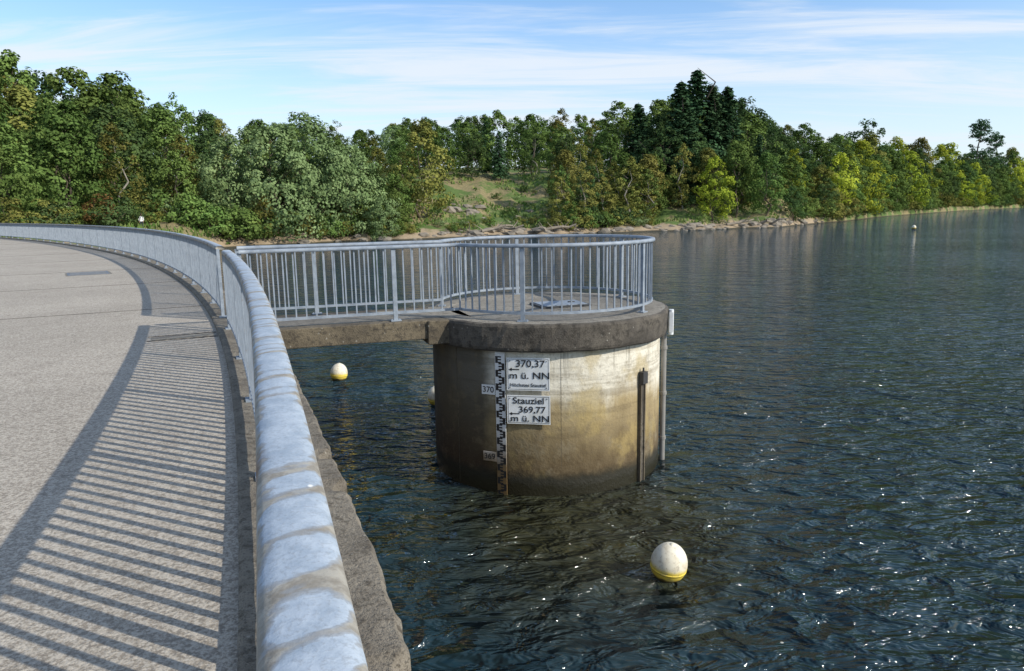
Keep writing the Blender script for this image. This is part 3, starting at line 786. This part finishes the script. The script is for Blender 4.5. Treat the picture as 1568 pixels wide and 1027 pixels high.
# ------------------------------------------------------------------ person on the far bank
def person(x, y, z, rz):
    e = empty('person', (x,y,z), rz)
    J = [(0,0,.95,.14),(0,0,1.12,.13),(0,0,1.32,.16),(0,0,1.45,.075),(0,0,1.52,.055),(0,0,1.60,.085),(0,-.01,1.68,.085),
         (-.19,0,1.40,.065),(-.24,.02,1.14,.05),(-.22,-.08,.92,.036),(.19,0,1.40,.065),(.25,.02,1.15,.05),(.2,-.1,.96,.036),
         (-.10,0,.88,.10),(-.11,-.02,.5,.07),(-.11,.02,.10,.045),(-.12,-.13,.04,.04),(.10,0,.88,.10),(.12,.03,.5,.07),(.13,.08,.10,.045),(.14,-.07,.04,.04)]
    E = [(0,1),(1,2),(2,3),(3,4),(4,5),(5,6),(2,7),(7,8),(8,9),(2,10),(10,11),(11,12),(0,13),(13,14),(14,15),(15,16),(0,17),(17,18),(18,19),(19,20)]
    for w, sx in ((9,-1),(12,1)):
        bx = J[w]; J.append((bx[0], bx[1]-.02, bx[2]-.07, .03)); pm_ = len(J)-1; E.append((w, pm_))
        for k in range(5):
            dy = (k-2)*.017; ln = [.05,.075,.08,.072,.055][k]
            J.append((bx[0]+(-sx*.01), bx[1]-.02+dy, bx[2]-.09-ln*.6, .009)); E.append((pm_, len(J)-1))
            J.append((bx[0]+(-sx*.025), bx[1]-.02+dy*1.1, bx[2]-.09-ln, .008)); E.append((len(J)-2, len(J)-1))
    me = bpy.data.meshes.new('body'); me.from_pydata([j[:3] for j in J], E, [])
    o = bpy.data.objects.new('body', me); COL.objects.link(o); o.parent = e
    o.modifiers.new('skin', 'SKIN')
    for i, j in enumerate(J): me.skin_vertices[0].data[i].radius = (j[3], j[3]*.85)
    me.skin_vertices[0].data[0].use_root = True
    sub = o.modifiers.new('sub', 'SUBSURF'); sub.levels = 1; sub.render_levels = 1
    m, nt, b = mat('clothes_and_skin'); s = nt.sep(objco(nt))
    c = nt.mix(nt.ramp(s[2], .90, .91), c3(.03,.035,.05), c3(.78,.78,.77))
    c = nt.mix(nt.ramp(s[2], 1.46, 1.47), c, c3(.5,.3,.22)); ax_ = nt.math('ABSOLUTE', s[0])
    hand = nt.math('MULTIPLY', nt.ramp(ax_, .165, .17), nt.math('MULTIPLY', nt.ramp(s[2], .97,.96), nt.ramp(s[2], .70,.71)))
    c = nt.mix(hand, c, c3(.5,.3,.22)); c = nt.mix(nt.ramp(s[2], .07,.06), c, c3(.02,.02,.02))
    nt.l.new(c, b.inputs['Base Color']); b.inputs['Roughness'].default_value = .8
    o.data.materials.append(m)
    g = Geo(); g.lathe([(.001,1.80),(.05,1.79),(.085,1.755),(.1,1.70),(.098,1.64),(.085,1.60)], 18); g.V = [(v[0], v[1]+.02, v[2]) for v in g.V]
    g.obj('hair', m_simple('dark_hair', (.03,.02,.015), .7), e, True)
    g = Geo(); g.tube((0,-.10,1.65),(0,-.125,1.625),.012,.018,6); g.tube((-.035,-.092,1.665),(-.035,-.1,1.665),.012,.01,8,1); g.tube((.035,-.092,1.665),(.035,-.1,1.665),.012,.01,8,1); g.tube((-.025,-.09,1.585),(.025,-.09,1.585),.007,.007,6,2)
    for sx in (-1,1): g.tube((sx*.088,.0,1.64),(sx*.1,.01,1.66),.025,.02,8)
    g.obj('face', [m_simple('skin',(.5,.3,.22),.6), M_DARK, m_simple('lips',(.35,.12,.1),.6)], e)
phi = math.atan(-.492)
r_ = shore(phi)+11; person(r_*math.sin(phi), r_*math.cos(phi), gz(phi,11), .6)

# ------------------------------------------------------------------ light, sky, camera
EL = math.radians(32); sx_, sy_ = .905, -.425; nn_ = math.hypot(sx_, sy_); sx_ /= nn_; sy_ /= nn_
sd = Vector((sx_*math.cos(EL), sy_*math.cos(EL), math.sin(EL)))
li = bpy.data.lights.new('sun', 'SUN'); li.energy = 4.9; li.angle = math.radians(.53); li.color = (1., .94, .84)
lo = bpy.data.objects.new('sun', li); COL.objects.link(lo); lo.rotation_euler = sd.to_track_quat('Z', 'Y').to_euler(); lo.location = (0,0,50)
w = bpy.data.worlds.new('World'); S.world = w; w.use_nodes = True; nt = NT(w.node_tree); nt.n.clear()
out = nt.add('ShaderNodeOutputWorld'); bg = nt.add('ShaderNodeBackground'); sky = nt.add('ShaderNodeTexSky')
sky.sky_type = 'NISHITA'; sky.sun_disc = False; sky.sun_elevation = EL; sky.sun_rotation = math.atan2(sx_, sy_); sky.air_density = 1.; sky.dust_density = .4; sky.ozone_density = 2.
d = nt.add('ShaderNodeTexCoord').outputs['Generated']; s = nt.sep(d)
zz = nt.math('ADD', nt.math('MAXIMUM', s[2], 0), .10)
cv = nt.comb(nt.math('DIVIDE', s[0], zz), nt.math('DIVIDE', s[1], zz), 0)
n1 = nt.noise(nt.mapping(cv, (.5,2.1,1), (0,0,math.radians(9)), (1.5,.6,0)), 1.0, 6, .64, .7)
n2 = nt.noise(nt.mapping(cv, (.35,.8,1), (0,0,.2), (3,1.7,0)), 1., 2, .55)
cl = nt.math('MULTIPLY', nt.ramp(nt.math('ADD', n1, nt.math('MULTIPLY', nt.math('SUBTRACT', n2, .5), .6)), .40, .68), .85)
haze = nt.math('MULTIPLY', nt.ramp(s[2], .28, .03), .58)
f = nt.math('SUBTRACT', 1., nt.math('MULTIPLY', nt.math('SUBTRACT', 1., cl), nt.math('SUBTRACT', 1., haze)))
skyc = nt.mix(1., sky.outputs[0], c3(1.08,1.26,1.42), 'MULTIPLY')
nt.l.new(nt.mix(f, skyc, c3(5.8,6.25,6.8)), bg.inputs[0]); bg.inputs[1].default_value = .145
nt.l.new(bg.outputs[0], out.inputs[0])

cam = bpy.data.cameras.new('camera'); co = bpy.data.objects.new('camera', cam); COL.objects.link(co)
cam.sensor_width = 36; cam.lens = 26.0; cam.clip_start = .05; cam.clip_end = 8000
M = Matrix.Rotation(math.radians(90-9.82), 4, 'X') @ Matrix.Rotation(math.radians(-1.0), 4, 'Z')
co.matrix_world = Matrix.Translation((0,0,CAMZ)) @ M
S.camera = co
S.view_settings.view_transform = 'Standard'; S.view_settings.look = 'None'; S.view_settings.exposure = 0
